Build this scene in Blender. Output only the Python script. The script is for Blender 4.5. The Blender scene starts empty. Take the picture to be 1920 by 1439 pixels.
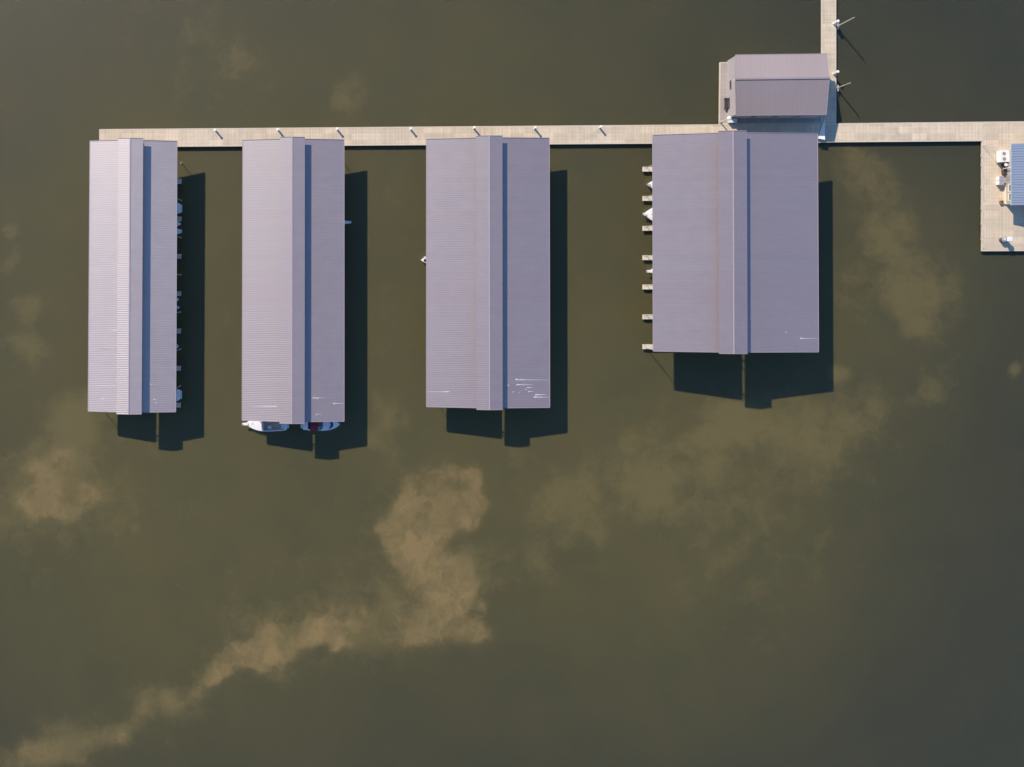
import bpy, bmesh, math, random
from mathutils import Vector, Matrix, noise
random.seed(7)
R = math.radians
sc = bpy.context.scene
col = sc.collection

# ---------------------------------------------------------------- camera, sky, sun, exposure
S = 11.0                      # photo pixels per metre at water level
F = 1750.0                    # focal length in photo pixels
HC = F / S                    # drone height above the water, metres
NX, NY = 660.0, 530.0         # point straight below the drone, photo pixels (the photo is an off-centre crop)
cd = bpy.data.cameras.new('camera'); cam = bpy.data.objects.new('camera', cd); col.objects.link(cam)
cam.location = (0, 0, HC); cam.rotation_euler = (0, 0, 0)
cd.sensor_fit = 'HORIZONTAL'; cd.sensor_width = 36.0; cd.lens = F / 1920 * 36.0
cd.shift_x = (960 - NX) / 1920; cd.shift_y = -(719.5 - NY) / 1920
cd.clip_start = 1.0; cd.clip_end = 6000
sc.camera = cam

SUNV = Vector((-1540, 1895, 1750)).normalized()
ELEV = math.asin(SUNV.z); AZ = math.atan2(SUNV.x, SUNV.y)
w = bpy.data.worlds.new('World'); sc.world = w; w.use_nodes = True
nt = w.node_tree; bg = nt.nodes['Background']
sky = nt.nodes.new('ShaderNodeTexSky'); sky.sky_type = 'NISHITA'; sky.sun_disc = False
sky.sun_elevation = ELEV; sky.sun_rotation = AZ; sky.air_density = 1.0; sky.dust_density = 0.0; sky.ozone_density = 6.0
nt.links.new(sky.outputs[0], bg.inputs[0]); bg.inputs[1].default_value = 0.12
sl = bpy.data.lights.new('sun', 'SUN'); sl.energy = 3.9; sl.angle = R(1.0); sl.color = (1.0, 0.84, 0.66)
so = bpy.data.objects.new('sun', sl); col.objects.link(so)
so.rotation_euler = (-SUNV).to_track_quat('-Z', 'Y').to_euler()
sc.view_settings.view_transform = 'Standard'; sc.view_settings.look = 'None'
sc.view_settings.exposure = 0.55; sc.view_settings.gamma = 1.0; sc.view_settings.use_curve_mapping = False
sc.render.engine = 'CYCLES'

def W(px, py, z=0.0):
    """world point at height z that the photo shows at pixel (px, py)"""
    k = (1 - z / HC) / S
    return Vector(((px - NX) * k, -(py - NY) * k, z))

# ---------------------------------------------------------------- materials
def rgb(r, g, b): return (r, g, b, 1.0)
class Mat:
    def __init__(s, name, base, rough=0.6, metal=0.0, spec=0.5):
        s.m = bpy.data.materials.new(name); s.m.use_nodes = True
        s.t = s.m.node_tree; s.b = s.t.nodes['Principled BSDF']
        s.b.inputs['Base Color'].default_value = rgb(*base)
        s.b.inputs['Roughness'].default_value = rough; s.b.inputs['Metallic'].default_value = metal
        s.b.inputs['Specular IOR Level'].default_value = spec
    def n(s, typ, **kw):
        q = s.t.nodes.new(typ)
        for k, v in kw.items(): setattr(q, k, v)
        return q
    def l(s, a, b): s.t.links.new(a, b)
    def math(s, op, a, b=None, c=None, clamp=False):
        q = s.n('ShaderNodeMath', operation=op, use_clamp=clamp)
        for i, v in enumerate((a, b, c)):
            if v is None: continue
            if isinstance(v, (int, float)): q.inputs[i].default_value = v
            else: s.l(v, q.inputs[i])
        return q.outputs[0]
    def mix(s, f, a, b, mode='MIX'):
        q = s.n('ShaderNodeMix', data_type='RGBA', blend_type=mode)
        for i, v in ((0, f), (6, a), (7, b)):
            if isinstance(v, (int, float)): q.inputs[i].default_value = v
            elif isinstance(v, tuple): q.inputs[i].default_value = v
            else: s.l(v, q.inputs[i])
        return q.outputs[2]
    def noise(s, scale, detail=3, rough=0.5, vec=None, dist=0.0):
        q = s.n('ShaderNodeTexNoise'); q.inputs['Scale'].default_value = scale
        q.inputs['Detail'].default_value = detail; q.inputs['Roughness'].default_value = rough
        q.inputs['Distortion'].default_value = dist
        if vec is not None: s.l(vec, q.inputs['Vector'])
        return q.outputs['Fac']
    def pos(s): return s.n('ShaderNodeNewGeometry').outputs['Position']
    def scaled(s, vec, v):
        q = s.n('ShaderNodeVectorMath', operation='MULTIPLY'); s.l(vec, q.inputs[0]); q.inputs[1].default_value = v
        return q.outputs[0]
    def rng(s, f, a, b, c, d, smooth=False):
        q = s.n('ShaderNodeMapRange', interpolation_type='SMOOTHSTEP' if smooth else 'LINEAR')
        s.l(f, q.inputs[0])
        for i, v in enumerate((a, b, c, d)): q.inputs[i + 1].default_value = v
        return q.outputs[0]

def simple(name, base, rough=0.6, var=0.15, scale=2.0, metal=0.0, spec=0.5):
    M = Mat(name, base, rough, metal, spec)
    f = M.noise(scale, 4, 0.6, M.pos())
    f = M.rng(f, 0.3, 0.7, 1 - var, 1 + var * 0.6)
    q = M.n('ShaderNodeVectorMath', operation='SCALE'); q.inputs[0].default_value = base; M.l(f, q.inputs['Scale'])
    M.l(q.outputs[0], M.b.inputs['Base Color'])
    return M.m

def roof_mat(name, base, rough, sheet=0.92, spec=0.5, metal=0.0, axis='Y', ior=1.5, tv=0.7):
    M = Mat(name, base, rough, metal, spec); p = M.pos(); M.b.inputs['IOR'].default_value = ior
    sep = M.n('ShaderNodeSeparateXYZ'); M.l(p, sep.inputs[0])
    v = M.math('FLOOR', M.math('DIVIDE', sep.outputs[axis], sheet))
    wn = M.n('ShaderNodeTexWhiteNoise', noise_dimensions='1D'); M.l(v, wn.inputs['W'])
    a = M.rng(wn.outputs['Value'], 0, 1, 1 - .035 * tv, 1 + .035 * tv)
    sv = (0.25, 2.6, 1.0) if axis == 'Y' else (2.6, 0.25, 1.0)
    st = M.rng(M.noise(1.0, 4, 0.6, M.scaled(p, sv)), 0.3, 0.7, 1 - .05 * tv, 1 + .04 * tv)
    bl = M.rng(M.noise(0.09, 3, 0.5, p), 0.3, 0.7, 0.975, 1.025)
    f = M.math('MULTIPLY', M.math('MULTIPLY', a, st), bl)
    q = M.n('ShaderNodeVectorMath', operation='SCALE'); q.inputs[0].default_value = base; M.l(f, q.inputs['Scale'])
    tint = M.mix(M.rng(wn.outputs['Value'], 0.2, 0.8, 0, 1), rgb(1 + .03 * tv, 1 - .015 * tv, 1.0), rgb(1 - .03 * tv, 1 + .01 * tv, 1 + .01 * tv))
    M.l(M.mix(1.0, q.outputs[0], tint, 'MULTIPLY'), M.b.inputs['Base Color'])
    M.l(M.rng(M.noise(0.7, 3, 0.6, p), 0.3, 0.7, rough - 0.02, rough + 0.025), M.b.inputs['Roughness'])
    return M.m

def deck_mat(name, base, axis='X', stain=0.5, sec=2.44):
    M = Mat(name, base, 0.8, 0, 0.25); p = M.pos()
    sep = M.n('ShaderNodeSeparateXYZ'); M.l(p, sep.inputs[0])
    c = sep.outputs[axis]; o = sep.outputs['Y' if axis == 'X' else 'X']
    bd = M.math('DIVIDE', c, 0.14)
    w1 = M.n('ShaderNodeTexWhiteNoise', noise_dimensions='1D'); M.l(M.math('FLOOR', bd), w1.inputs['W'])
    fr = M.math('FRACT', bd)
    gap = M.math('LESS_THAN', M.math('ABSOLUTE', M.math('SUBTRACT', fr, 0.5)), 0.45)
    gap = M.rng(gap, 0, 1, 0.7, 1.0)
    w2 = M.n('ShaderNodeTexWhiteNoise', noise_dimensions='2D')
    cb = M.n('ShaderNodeCombineXYZ'); M.l(M.math('FLOOR', M.math('DIVIDE', c, sec)), cb.inputs[0]); M.l(M.math('FLOOR', M.math('DIVIDE', o, 1.1)), cb.inputs[1])
    M.l(cb.outputs[0], w2.inputs['Vector'])
    jt = M.math('FRACT', M.math('DIVIDE', o, 0.62))
    jl = M.rng(M.math('LESS_THAN', jt, 0.09), 0, 1, 1.0, 0.88)
    f = M.math('MULTIPLY', M.rng(w1.outputs['Value'], 0, 1, 0.91, 1.07), gap)
    f = M.math('MULTIPLY', f, M.rng(w2.outputs['Value'], 0, 1, 0.88, 1.05))
    f = M.math('MULTIPLY', f, jl)
    s1 = M.noise(0.35, 5, 0.6, p); s2 = M.noise(1.7, 4, 0.6, p)
    stn = M.rng(s1, 0.56, 0.74, 0, stain, True)
    stn = M.math('ADD', stn, M.rng(s2, 0.62, 0.78, 0, stain * 0.5, True), clamp=True)
    f = M.math('MULTIPLY', f, M.rng(M.noise(0.8, 4, 0.6, p), 0.3, 0.7, 0.93, 1.05))
    q = M.n('ShaderNodeVectorMath', operation='SCALE'); q.inputs[0].default_value = base; M.l(f, q.inputs['Scale'])
    tint = M.mix(M.rng(s1, 0.35, 0.65, 0, 1), rgb(1.02, 0.99, 0.96), rgb(0.98, 1.01, 0.99))
    cc = M.mix(1.0, q.outputs[0], tint, 'MULTIPLY')
    M.l(M.mix(stn, cc, rgb(base[0] * .45, base[1] * .45, base[2] * .42)), M.b.inputs['Base Color'])
    return M.m

ROOFC = (0.200, 0.158, 0.174)
m_roof = roof_mat('roof_metal', ROOFC, 0.50, spec=1.0, ior=2.1)
m_roof1 = roof_mat('pale_roof_metal', (0.245, 0.19, 0.195), 0.50, spec=1.0, ior=2.4)
m_roof_b = roof_mat('office_roof_metal', (0.30, 0.255, 0.262), 0.55, spec=0.6, axis='X', tv=0.3)
m_blue = roof_mat('blue_roof_metal', (0.21, 0.27, 0.37), 0.5, sheet=0.6, spec=0.5)
m_trim = simple('roof_trim', (0.36, 0.32, 0.36), 0.5, 0.08)
m_streak = simple('white_streak', (0.66, 0.65, 0.67), 0.7, 0.1)  # whitish colour of the thin streaks on the roof panels
m_wallm = simple('clerestory_metal', (0.25, 0.26, 0.36), 0.6, 0.08)
m_steel = simple('galvanised_steel', (0.50, 0.51, 0.50), 0.45, 0.15, metal=0.5)
m_post = simple('weathered_post', (0.46, 0.44, 0.38), 0.7, 0.2)
m_deck = deck_mat('dock_boards', (0.645, 0.555, 0.435), 'X', 0.45)
m_decky = deck_mat('walkway_boards', (0.60, 0.52, 0.41), 'Y', 0.4)
m_finger = deck_mat('finger_boards', (0.72, 0.68, 0.58), 'X', 0.2)
m_gdeck = deck_mat('grey_deck_boards', (0.385, 0.35, 0.34), 'Y', 0.15)
m_rim = simple('dock_rim', (0.60, 0.54, 0.44), 0.75, 0.12)
m_float = simple('dock_float', (0.03, 0.03, 0.03), 0.7, 0.2)
m_white = simple('white_gelcoat', (0.88, 0.88, 0.89), 0.3, 0.04)
m_wpaint = simple('white_paint', (0.80, 0.80, 0.79), 0.5, 0.05)
m_inner = simple('boat_liner', (0.66, 0.70, 0.74), 0.5, 0.1)
m_sole = simple('boat_sole_carpet', (0.60, 0.46, 0.36), 0.9, 0.15)
m_navy = simple('navy_vinyl', (0.02, 0.03, 0.10), 0.5, 0.2)
m_black = simple('black_rubber', (0.02, 0.02, 0.022), 0.5, 0.2)
m_maroon = simple('maroon_canvas', (0.20, 0.025, 0.05), 0.85, 0.15)
m_glass = simple('tinted_glass', (0.02, 0.03, 0.04), 0.08, 0.1)
m_bglass = simple('windscreen_tint', (0.05, 0.10, 0.20), 0.1, 0.1)
m_wall = simple('office_siding', (0.42, 0.385, 0.38), 0.7, 0.06)
m_swall = simple('shop_siding', (0.42, 0.38, 0.33), 0.7, 0.06)
m_dark = simple('dark_metal', (0.05, 0.045, 0.05), 0.55, 0.2)
m_grey = simple('grey_paint', (0.30, 0.31, 0.33), 0.55, 0.12)
m_brown = simple('brown_wood', (0.30, 0.17, 0.07), 0.75, 0.25)
m_cream = simple('cream_paint', (0.72, 0.66, 0.53), 0.6, 0.06)
m_soil = simple('potting_soil', (0.05, 0.035, 0.02), 0.95, 0.3)

# ---------------------------------------------------------------- mesh helpers
class MB:
    def __init__(s): s.v = []; s.f = []; s.mi = []
    def add(s, vs, fs, mi=0):
        o = len(s.v); s.v += [tuple(v) for v in vs]; s.f += [tuple(o + i for i in f) for f in fs]; s.mi += [mi] * len(fs)
    def hexa(s, b, t, mi=0):           # bottom quad, top quad (same winding)
        n = len(b); vs = list(b) + list(t)
        fs = [tuple(range(n))[::-1], tuple(range(n, 2 * n))] + [(i, (i + 1) % n, n + (i + 1) % n, n + i) for i in range(n)]
        s.add(vs, fs, mi)
    def box(s, x0, x1, y0, y1, z0, z1, mi=0):
        q = [(x0, y0), (x1, y0), (x1, y1), (x0, y1)]
        s.hexa([(x, y, z0) for x, y in q], [(x, y, z1) for x, y in q], mi)
    def prism(s, poly, z0, z1, mi=0):
        s.hexa([(p[0], p[1], z0) for p in poly], [(p[0], p[1], z1) for p in poly], mi)
    def tube(s, a, b, r0, r1=None, n=10, mi=0):
        a = Vector(a); b = Vector(b); r1 = r0 if r1 is None else r1
        d = (b - a).normalized(); u = d.orthogonal().normalized(); w_ = d.cross(u)
        A = [a + (u * math.cos(2 * math.pi * i / n) + w_ * math.sin(2 * math.pi * i / n)) * r0 for i in range(n)]
        B = [b + (u * math.cos(2 * math.pi * i / n) + w_ * math.sin(2 * math.pi * i / n)) * r1 for i in range(n)]
        s.hexa(A, B, mi)
    def bar(s, a, b, wd, ht, mi=0):    # rectangular bar between two points
        a = Vector(a); b = Vector(b); d = (b - a).normalized(); sd = d.cross(Vector((0, 0, 1)))
        if sd.length < 1e-4: sd = Vector((1, 0, 0))
        sd = sd.normalized(); up = sd.cross(d).normalized()
        o = [sd * wd / 2 + up * ht / 2, -sd * wd / 2 + up * ht / 2, -sd * wd / 2 - up * ht / 2, sd * wd / 2 - up * ht / 2]
        s.hexa([a + q for q in o], [b + q for q in o], mi)
    def dome(s, c, r, h, n=12, k=4, mi=0):
        c = Vector(c); vs = []; fs = []
        for j in range(k):
            a = math.pi / 2 * j / k
            vs += [c + Vector((math.cos(2 * math.pi * i / n) * r * math.cos(a), math.sin(2 * math.pi * i / n) * r * math.cos(a), h * math.sin(a))) for i in range(n)]
        vs.append(c + Vector((0, 0, h)))
        for j in range(k - 1): fs += [(j * n + i, j * n + (i + 1) % n, (j + 1) * n + (i + 1) % n, (j + 1) * n + i) for i in range(n)]
        fs += [((k - 1) * n + i, (k - 1) * n + (i + 1) % n, k * n) for i in range(n)]; fs.append(tuple(range(n))[::-1])
        s.add(vs, fs, mi)
    def build(s, name, mats, parent=None, smooth=False, recalc=True):
        me = bpy.data.meshes.new(name); me.from_pydata(s.v, [], s.f)
        mats = mats if isinstance(mats, (list, tuple)) else [mats]
        for m in mats: me.materials.append(m)
        me.polygons.foreach_set('material_index', s.mi)
        if recalc:
            bm = bmesh.new(); bm.from_mesh(me); bmesh.ops.recalc_face_normals(bm, faces=bm.faces); bm.to_mesh(me); bm.free()
        if smooth: me.shade_smooth()
        me.update()
        o = bpy.data.objects.new(name, me); col.objects.link(o)
        if parent: o.parent = parent; o.matrix_parent_inverse = Matrix.Identity(4)
        return o
def localise(mb, org):
    mb.v = [(x - org[0], y - org[1], z - org[2]) for x, y, z in mb.v]; return mb
def tag(o, label=None, cat=None, group=None, kind=None):
    if label: o['label'] = label
    if cat: o['category'] = cat
    if group: o['group'] = group
    if kind: o['kind'] = kind
    return o
def thing(name, label, cat, loc=(0, 0, 0), rz=0.0, group=None):
    o = bpy.data.objects.new(name, None); o.empty_display_size = 0.5; col.objects.link(o)
    o.location = loc; o.rotation_euler = (0, 0, rz); return tag(o, label, cat, group)
def copy_tree(o, parent=None):
    c = o.copy(); col.objects.link(c); c.parent = parent
    for ch in list(o.children): copy_tree(ch, c)
    return c
def lerp(a, b, t): return a + (b - a) * t

# ---------------------------------------------------------------- water
def blob_field():
    crisp = [(760,1035,30,.72),(715,985,20,.5),(800,1065,34,.85),(765,1105,20,.45),(872,1070,16,.7),(875,1110,20,.75),(812,925,26,.7),(730,1030,18,.5),(870,1195,20,.75),(780,1195,22,.6),(845,888,26,0.62),(882,885,20,0.80),(888,930,22,1.00),(878,978,20,1.00),(845,940,22,0.75),(765,915,22,0.70),(762,955,30,0.85),(735,1010,26,0.55),(790,1005,42,1.20),
     (742,1062,18,0.55),(780,1060,26,0.85),(822,1050,26,0.95),(842,1100,30,0.95),(798,1130,28,0.65),(850,1150,36,1.00),(762,1182,32,0.60),(822,1185,30,0.75),(902,1185,24,0.90),(906,1135,12,0.60),
     (825,985,26,0.95),(700,1000,18,0.35),(720,1180,18,0.42),(665,1150,18,0.50),(560,1200,18,0.45),(370,1288,20,0.36),(318,1318,22,0.29),(250,1350,24,0.29),(180,1380,24,0.29),(115,1402,26,0.29),(45,1420,30,0.29),(690,1140,17,0.65),(652,1160,22,0.55),(602,1163,30,0.97),(585,1190,27,0.97),(632,1205,20,0.97),(625,1226,11,0.89),(500,1198,32,0.97),(455,1230,27,0.97),
     (486,1240,20,0.97),(530,1225,20,0.83),(425,1266,21,0.97),(398,1285,22,0.36),(352,1300,27,0.36),(282,1334,25,0.29),(222,1366,30,0.29),(205,1385,20,0.29),(150,1392,32,0.29),(82,1412,37,0.29),(8,1428,42,0.29),
     (118,866,30,.62),(80,892,26,.62),(95,925,34,.62),(165,912,16,.6),(170,935,16,.66),(118,965,22,.7),(52,935,20,.5),(150,955,18,.66),(75,950,20,.55)]
    soft = [(360,1298,28,.42),(318,1318,24,.45),(270,1340,25,.45),(222,1366,27,.48),(180,1382,28,.48),(130,1398,30,.48),(80,1412,33,.48),(20,1428,36,.5),(540,1200,50,.3),(680,1160,50,.35),(745,975,60,.4),(880,1080,50,.4),(760,1170,60,.4),(130,800,45,.45),(165,765,30,.35),(45,590,30,.55),(35,560,20,.3),(12,450,18,.45),(18,500,18,.4),(60,665,30,.4),(30,640,24,.35),(110,910,90,.55),(150,800,50,.5),(230,960,50,.3),(270,330,60,.2),(1690,420,50,0.34),(1600,560,40,.3),(20,960,50,.3),(1092,920,50,.5),(1040,970,50,.45),(1112,1002,24,.55),(1000,1052,40,.4),
     (1190,850,60,0.42),(1215,925,45,0.51),(1330,840,60,0.42),(1362,780,34,.75),(1420,800,60,.4),(1500,790,60,.45),(1570,700,18,.7),(1560,830,60,.3),(1600,295,50,.45),(1640,350,40,.4),(1645,450,45,0.42),
     (1690,530,56,0.51),(1702,600,34,0.51),(1750,520,40,.4),(1770,620,40,.3),(1762,722,34,.45),(1912,690,17,.6),(640,180,38,.42),(450,110,70,.25),(722,772,34,.5),(700,825,26,.45),(735,850,24,.45),
     (300,820,40,.25),(350,930,40,.2),(800,1050,110,.35),(620,1180,70,.3),(470,1240,60,.3),(300,1330,60,.3),(100,1410,70,.3),(60,1070,40,.2),(500,1120,110,.2),(1420,1000,160,.25),(1290,930,80,.2),
     (950,860,60,.2),(430,640,60,.2),(720,620,70,.15),(1120,560,60,.15),(330,60,110,.2),(760,330,60,.15),(1640,770,70,.3)]
    return crisp, soft
crisp, soft = blob_field()
def axis_pts(lo, hi, st, far):
    a = [lo + i * (hi - lo) / int((hi - lo) / st) for i in range(int((hi - lo) / st) + 1)]
    ext = [6, 20, 60, 150, 400, 1000, 2500]
    return [lo - e for e in ext[::-1]] + a + [hi + e for e in ext]
xs = axis_pts(-66, 122, 0.75, 0); ys = axis_pts(-88, 54, 0.75, 0)
verts = []; va = []; vb = []; vc = []
TONE_BLOBS = [(300, 500, 520, .8), (300, 1000, 560, .9), (900, 800, 460, .9), (900, 200, 500, .6), (1350, 850, 380, .8), (1650, 500, 260, .5), (1250, 1150, 300, .5)]  # lighter water areas; darker right and lower right paint in lens vignetting
for y in ys:
    for x in xs:
        verts.append((x, y, 0.0))
        qx = x * S + NX; qy = -y * S + NY; u = 1.0
        for bx, by, r, s_ in TONE_BLOBS: u *= 1 - s_ * math.exp(-((qx - bx) ** 2 + (qy - by) ** 2) / (r * r))
        vc.append(1 - u)
        if abs(x) > 140 or abs(y) > 100: va.append(0.0); vb.append(0.1); continue
        wx = noise.noise(Vector((x * .11, y * .11, 3))) * 2.2 + noise.noise(Vector((x * .35, y * .35, 7))) * 0.9
        wy = noise.noise(Vector((x * .11, y * .11, 13))) * 2.2 + noise.noise(Vector((x * .35, y * .35, 17))) * 0.9
        px = (x + wx) * S + NX; py = -(y + wy) * S + NY
        a = 0.0
        for bx, by, r, s_ in crisp:
            d2 = ((px - bx) ** 2 + (py - by) ** 2) / (r * r)
            if d2 < 6: a = 1 - (1 - a) * (1 - min(.97, s_ * .8 * math.exp(-d2 * 0.9)))
        b = 0.0
        for bx, by, r, s_ in soft:
            d2 = ((px - bx) ** 2 + (py - by) ** 2) / (r * r * 1.3)
            if d2 < 5: b = 1 - (1 - b) * (1 - s_ * math.exp(-d2))
        va.append(a); vb.append(b)
nx = len(xs)
faces = [(j * nx + i, j * nx + i + 1, (j + 1) * nx + i + 1, (j + 1) * nx + i) for j in range(len(ys) - 1) for i in range(nx - 1)]
me = bpy.data.meshes.new('water'); me.from_pydata(verts, [], faces)
for nm, dat in (('silt', va), ('haze', vb), ('vignette_tone', vc)):
    at = me.attributes.new(nm, 'FLOAT', 'POINT'); at.data.foreach_set('value', dat)
water = bpy.data.objects.new('water', me); col.objects.link(water); tag(water, kind='structure')
M = Mat('murky_lake_water', (0.08, 0.07, 0.03), 0.50, 0, 0.62); M.b.inputs['IOR'].default_value = 1.33
p = M.pos()
asilt = M.n('ShaderNodeAttribute', attribute_name='silt').outputs['Fac']; ahz = M.n('ShaderNodeAttribute', attribute_name='haze').outputs['Fac']
wn_ = M.n('ShaderNodeTexNoise'); wn_.inputs['Scale'].default_value = 0.28; wn_.inputs['Detail'].default_value = 6; wn_.inputs['Roughness'].default_value = 0.6; M.l(p, wn_.inputs['Vector'])
vc_ = M.n('ShaderNodeVectorMath', operation='SUBTRACT'); M.l(wn_.outputs['Color'], vc_.inputs[0]); vc_.inputs[1].default_value = (.5, .5, .5)
vs_ = M.n('ShaderNodeVectorMath', operation='SCALE'); M.l(vc_.outputs[0], vs_.inputs[0]); vs_.inputs['Scale'].default_value = 6.0
va_ = M.n('ShaderNodeVectorMath', operation='ADD'); M.l(p, va_.inputs[0]); M.l(vs_.outputs[0], va_.inputs[1])
n1 = M.noise(0.22, 9, 0.62, va_.outputs[0]); n2 = M.noise(0.07, 6, 0.6, p); n3 = M.noise(1.1, 6, 0.7, va_.outputs[0]); n4 = M.noise(0.42, 7, 0.65, M.scaled(va_.outputs[0], (1.0, .55, 1.0)), 0.8)
nn = M.math('ADD', M.math('MULTIPLY', M.math('SUBTRACT', n1, 0.5), 1.15), M.math('MULTIPLY', M.math('SUBTRACT', n3, 0.5), 0.32))
halo = M.math('MULTIPLY', M.rng(M.math('ADD', asilt, M.math('MULTIPLY', nn, .4)), 0.03, 0.7, 0.0, 1.0, True), 0.30)
cr = M.rng(M.math('ADD', asilt, nn), 0.25, 0.60, 0.0, 0.46, True)
cr = M.math('MULTIPLY', cr, M.rng(n4, 0.36, 0.62, 0.35, 1.0, True))
core = M.rng(M.math('ADD', asilt, M.math('MULTIPLY', M.math('SUBTRACT', n4, .5), 1.6)), 0.62, 1.15, 0.0, 0.4, True)
cr = M.math('ADD', M.math('ADD', cr, core), halo, clamp=True)
sf = M.math('MULTIPLY', M.rng(M.math('ADD', ahz, M.math('MULTIPLY', nn, 0.95)), 0.12, 0.66, 0.0, 1.0, True), 0.46)
base = M.mix(M.rng(n2, 0.3, 0.7, 0, 1), rgb(0.89, 0.93, 0.98), rgb(1.09, 1.05, 1.02))
vign = M.n('ShaderNodeAttribute', attribute_name='vignette_tone').outputs['Fac']
base = M.mix(1.0, base, M.mix(vign, rgb(0.044, 0.048, 0.030), rgb(0.101, 0.092, 0.037)), 'MULTIPLY')  # vignetting and fading sun glint put into the water's base colour
c1 = M.mix(sf, base, rgb(0.200, 0.163, 0.070))
c2 = M.mix(cr, c1, rgb(0.245, 0.185, 0.082))
M.l(c2, M.b.inputs['Base Color'])
M.b.inputs['Subsurface Weight'].default_value = 1.0; M.b.inputs['Subsurface Radius'].default_value = (1.0, 1.0, 1.0); M.b.inputs['Subsurface Scale'].default_value = 0.42
bp = M.n('ShaderNodeBump'); bp.inputs['Strength'].default_value = 0.06; bp.inputs['Distance'].default_value = 0.05
M.l(M.noise(1.8, 4, 0.6, M.scaled(p, (1.0, 1.6, 1.0))), bp.inputs['Height']); M.l(bp.outputs[0], M.b.inputs['Normal'])
me.materials.append(M.m)

# ---------------------------------------------------------------- docks
DZ = 0.62
def dock(name, label, cat, quad, mat, rim=0.16, piles=(), group=None, z=DZ, rims=(0, 1, 2, 3)):
    """quad: pixel corners in order, deck surface seen at those pixels"""
    P = [W(x, y, z) for x, y in quad]; c = sum(P, Vector()) / 4; c.z = 0
    t = thing(name, label, cat, c, 0, group)
    def ins(d): # inset polygon
        out = []
        n = len(P)
        for i in range(n):
            a, b, cc = P[i - 1], P[i], P[(i + 1) % n]
            e1 = (b - a).normalized(); e2 = (cc - b).normalized()
            n1_ = Vector((-e1.y, e1.x, 0)); n2_ = Vector((-e2.y, e2.x, 0))
            if (c - b).dot(n1_) < 0: n1_ = -n1_
            if (c - b).dot(n2_) < 0: n2_ = -n2_
            q = b.copy()
            k = 1 + n1_.dot(n2_)
            q += (n1_ + n2_) * d / k
            out.append(q)
        return out
    I = ins(rim)
    m = MB(); m.prism([(q.x, q.y) for q in I], z - 0.06, z); localise(m, c).build('deck', mat, t)
    m = MB(); n = len(P)
    for i in rims:
        a, b = P[i], P[(i + 1) % n]; ai, bi = I[i], I[(i + 1) % n]
        m.prism([(a.x, a.y), (b.x, b.y), (bi.x, bi.y), (ai.x, ai.y)], z - 0.30, z + 0.012)
    localise(m, c).build('rim', m_rim, t)
    J = ins(rim + 0.08); m = MB(); m.prism([(q.x, q.y) for q in J], -0.35, z - 0.07); localise(m, c).build('float', m_float, t)
    return t
# rim joints: neighbouring docks butt edge to edge
dock('floating_dock', 'long pale plank dock running behind the four boat sheds', 'dock', [(186, 242.5), (1540.5, 232), (1540.5, 267.8), (186, 276.5)], m_deck)
dock('floating_dock', 'pale plank dock between the office and the blue-roofed shop', 'dock', [(1568.2, 231.5), (1841, 228.6), (1841, 265), (1568.2, 267.2)], m_deck)
dock('floating_dock', 'narrow walkway dock passing the office and leaving the top of the photo', 'dock', [(1540.8, -60), (1568, -60), (1568, 267.2), (1540.8, 267.7)], m_decky)
dock('dock_platform', 'wide pale plank platform under the blue-roofed shop', 'platform', [(1841.3, 228.6), (2130, 226), (2130, 470), (1841.3, 471.5)], m_deck)
dock('office_platform', 'greyish deck platform under the small marina office', 'platform', [(1349.5, 117), (1540.4, 112), (1540.4, 231.6), (1348.5, 233.2)], m_gdeck)

# ---------------------------------------------------------------- boat sheds
EV = {1: .0281, 2: .0277, 3: .0283, 4: .0414}
def ribbed(mb, e0, e1, t0, t1, pitch=0.30, hr=0.010, th=0.07, mi=0):
    """ribbed sheet; e0,e1 eave ends, t0,t1 upper ends (0 north, 1 south); ribs run eave to top"""
    L = (e1 - e0).length; n = max(3, int(L / pitch)); prof = []
    for i in range(n):
        a = i / n; b = (i + 1) / n; s_ = b - a
        prof += [(a, 0), (a + s_ * .72, 0), (a + s_ * .79, hr), (a + s_ * .93, hr)]
    prof.append((1.0, 0)); vs = []; K = len(prof)
    nrm = (e1 - e0).cross(t0 - e0).normalized()
    if nrm.z < 0: nrm = -nrm
    for q, h in prof: vs.append(lerp(e0, e1, q) + nrm * h)
    for q, h in prof: vs.append(lerp(t0, t1, q) + nrm * h)
    for q, h in prof: vs.append(lerp(e0, e1, q) - nrm * th)
    for q, h in prof: vs.append(lerp(t0, t1, q) - nrm * th)
    fs = []
    for i in range(K - 1):
        fs += [(i, i + 1, K + i + 1, K + i), (2 * K + i + 1, 2 * K + i, 3 * K + i, 3 * K + i + 1), (i, 2 * K + i, 2 * K + i + 1, i + 1), (K + i, K + i + 1, 3 * K + i + 1, 3 * K + i)]
    fs += [(0, K, 3 * K, 2 * K), (K - 1, 2 * K + K - 1, 3 * K + K - 1, K + K - 1)]
    mb.add(vs, fs, mi)
    return nrm

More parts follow.
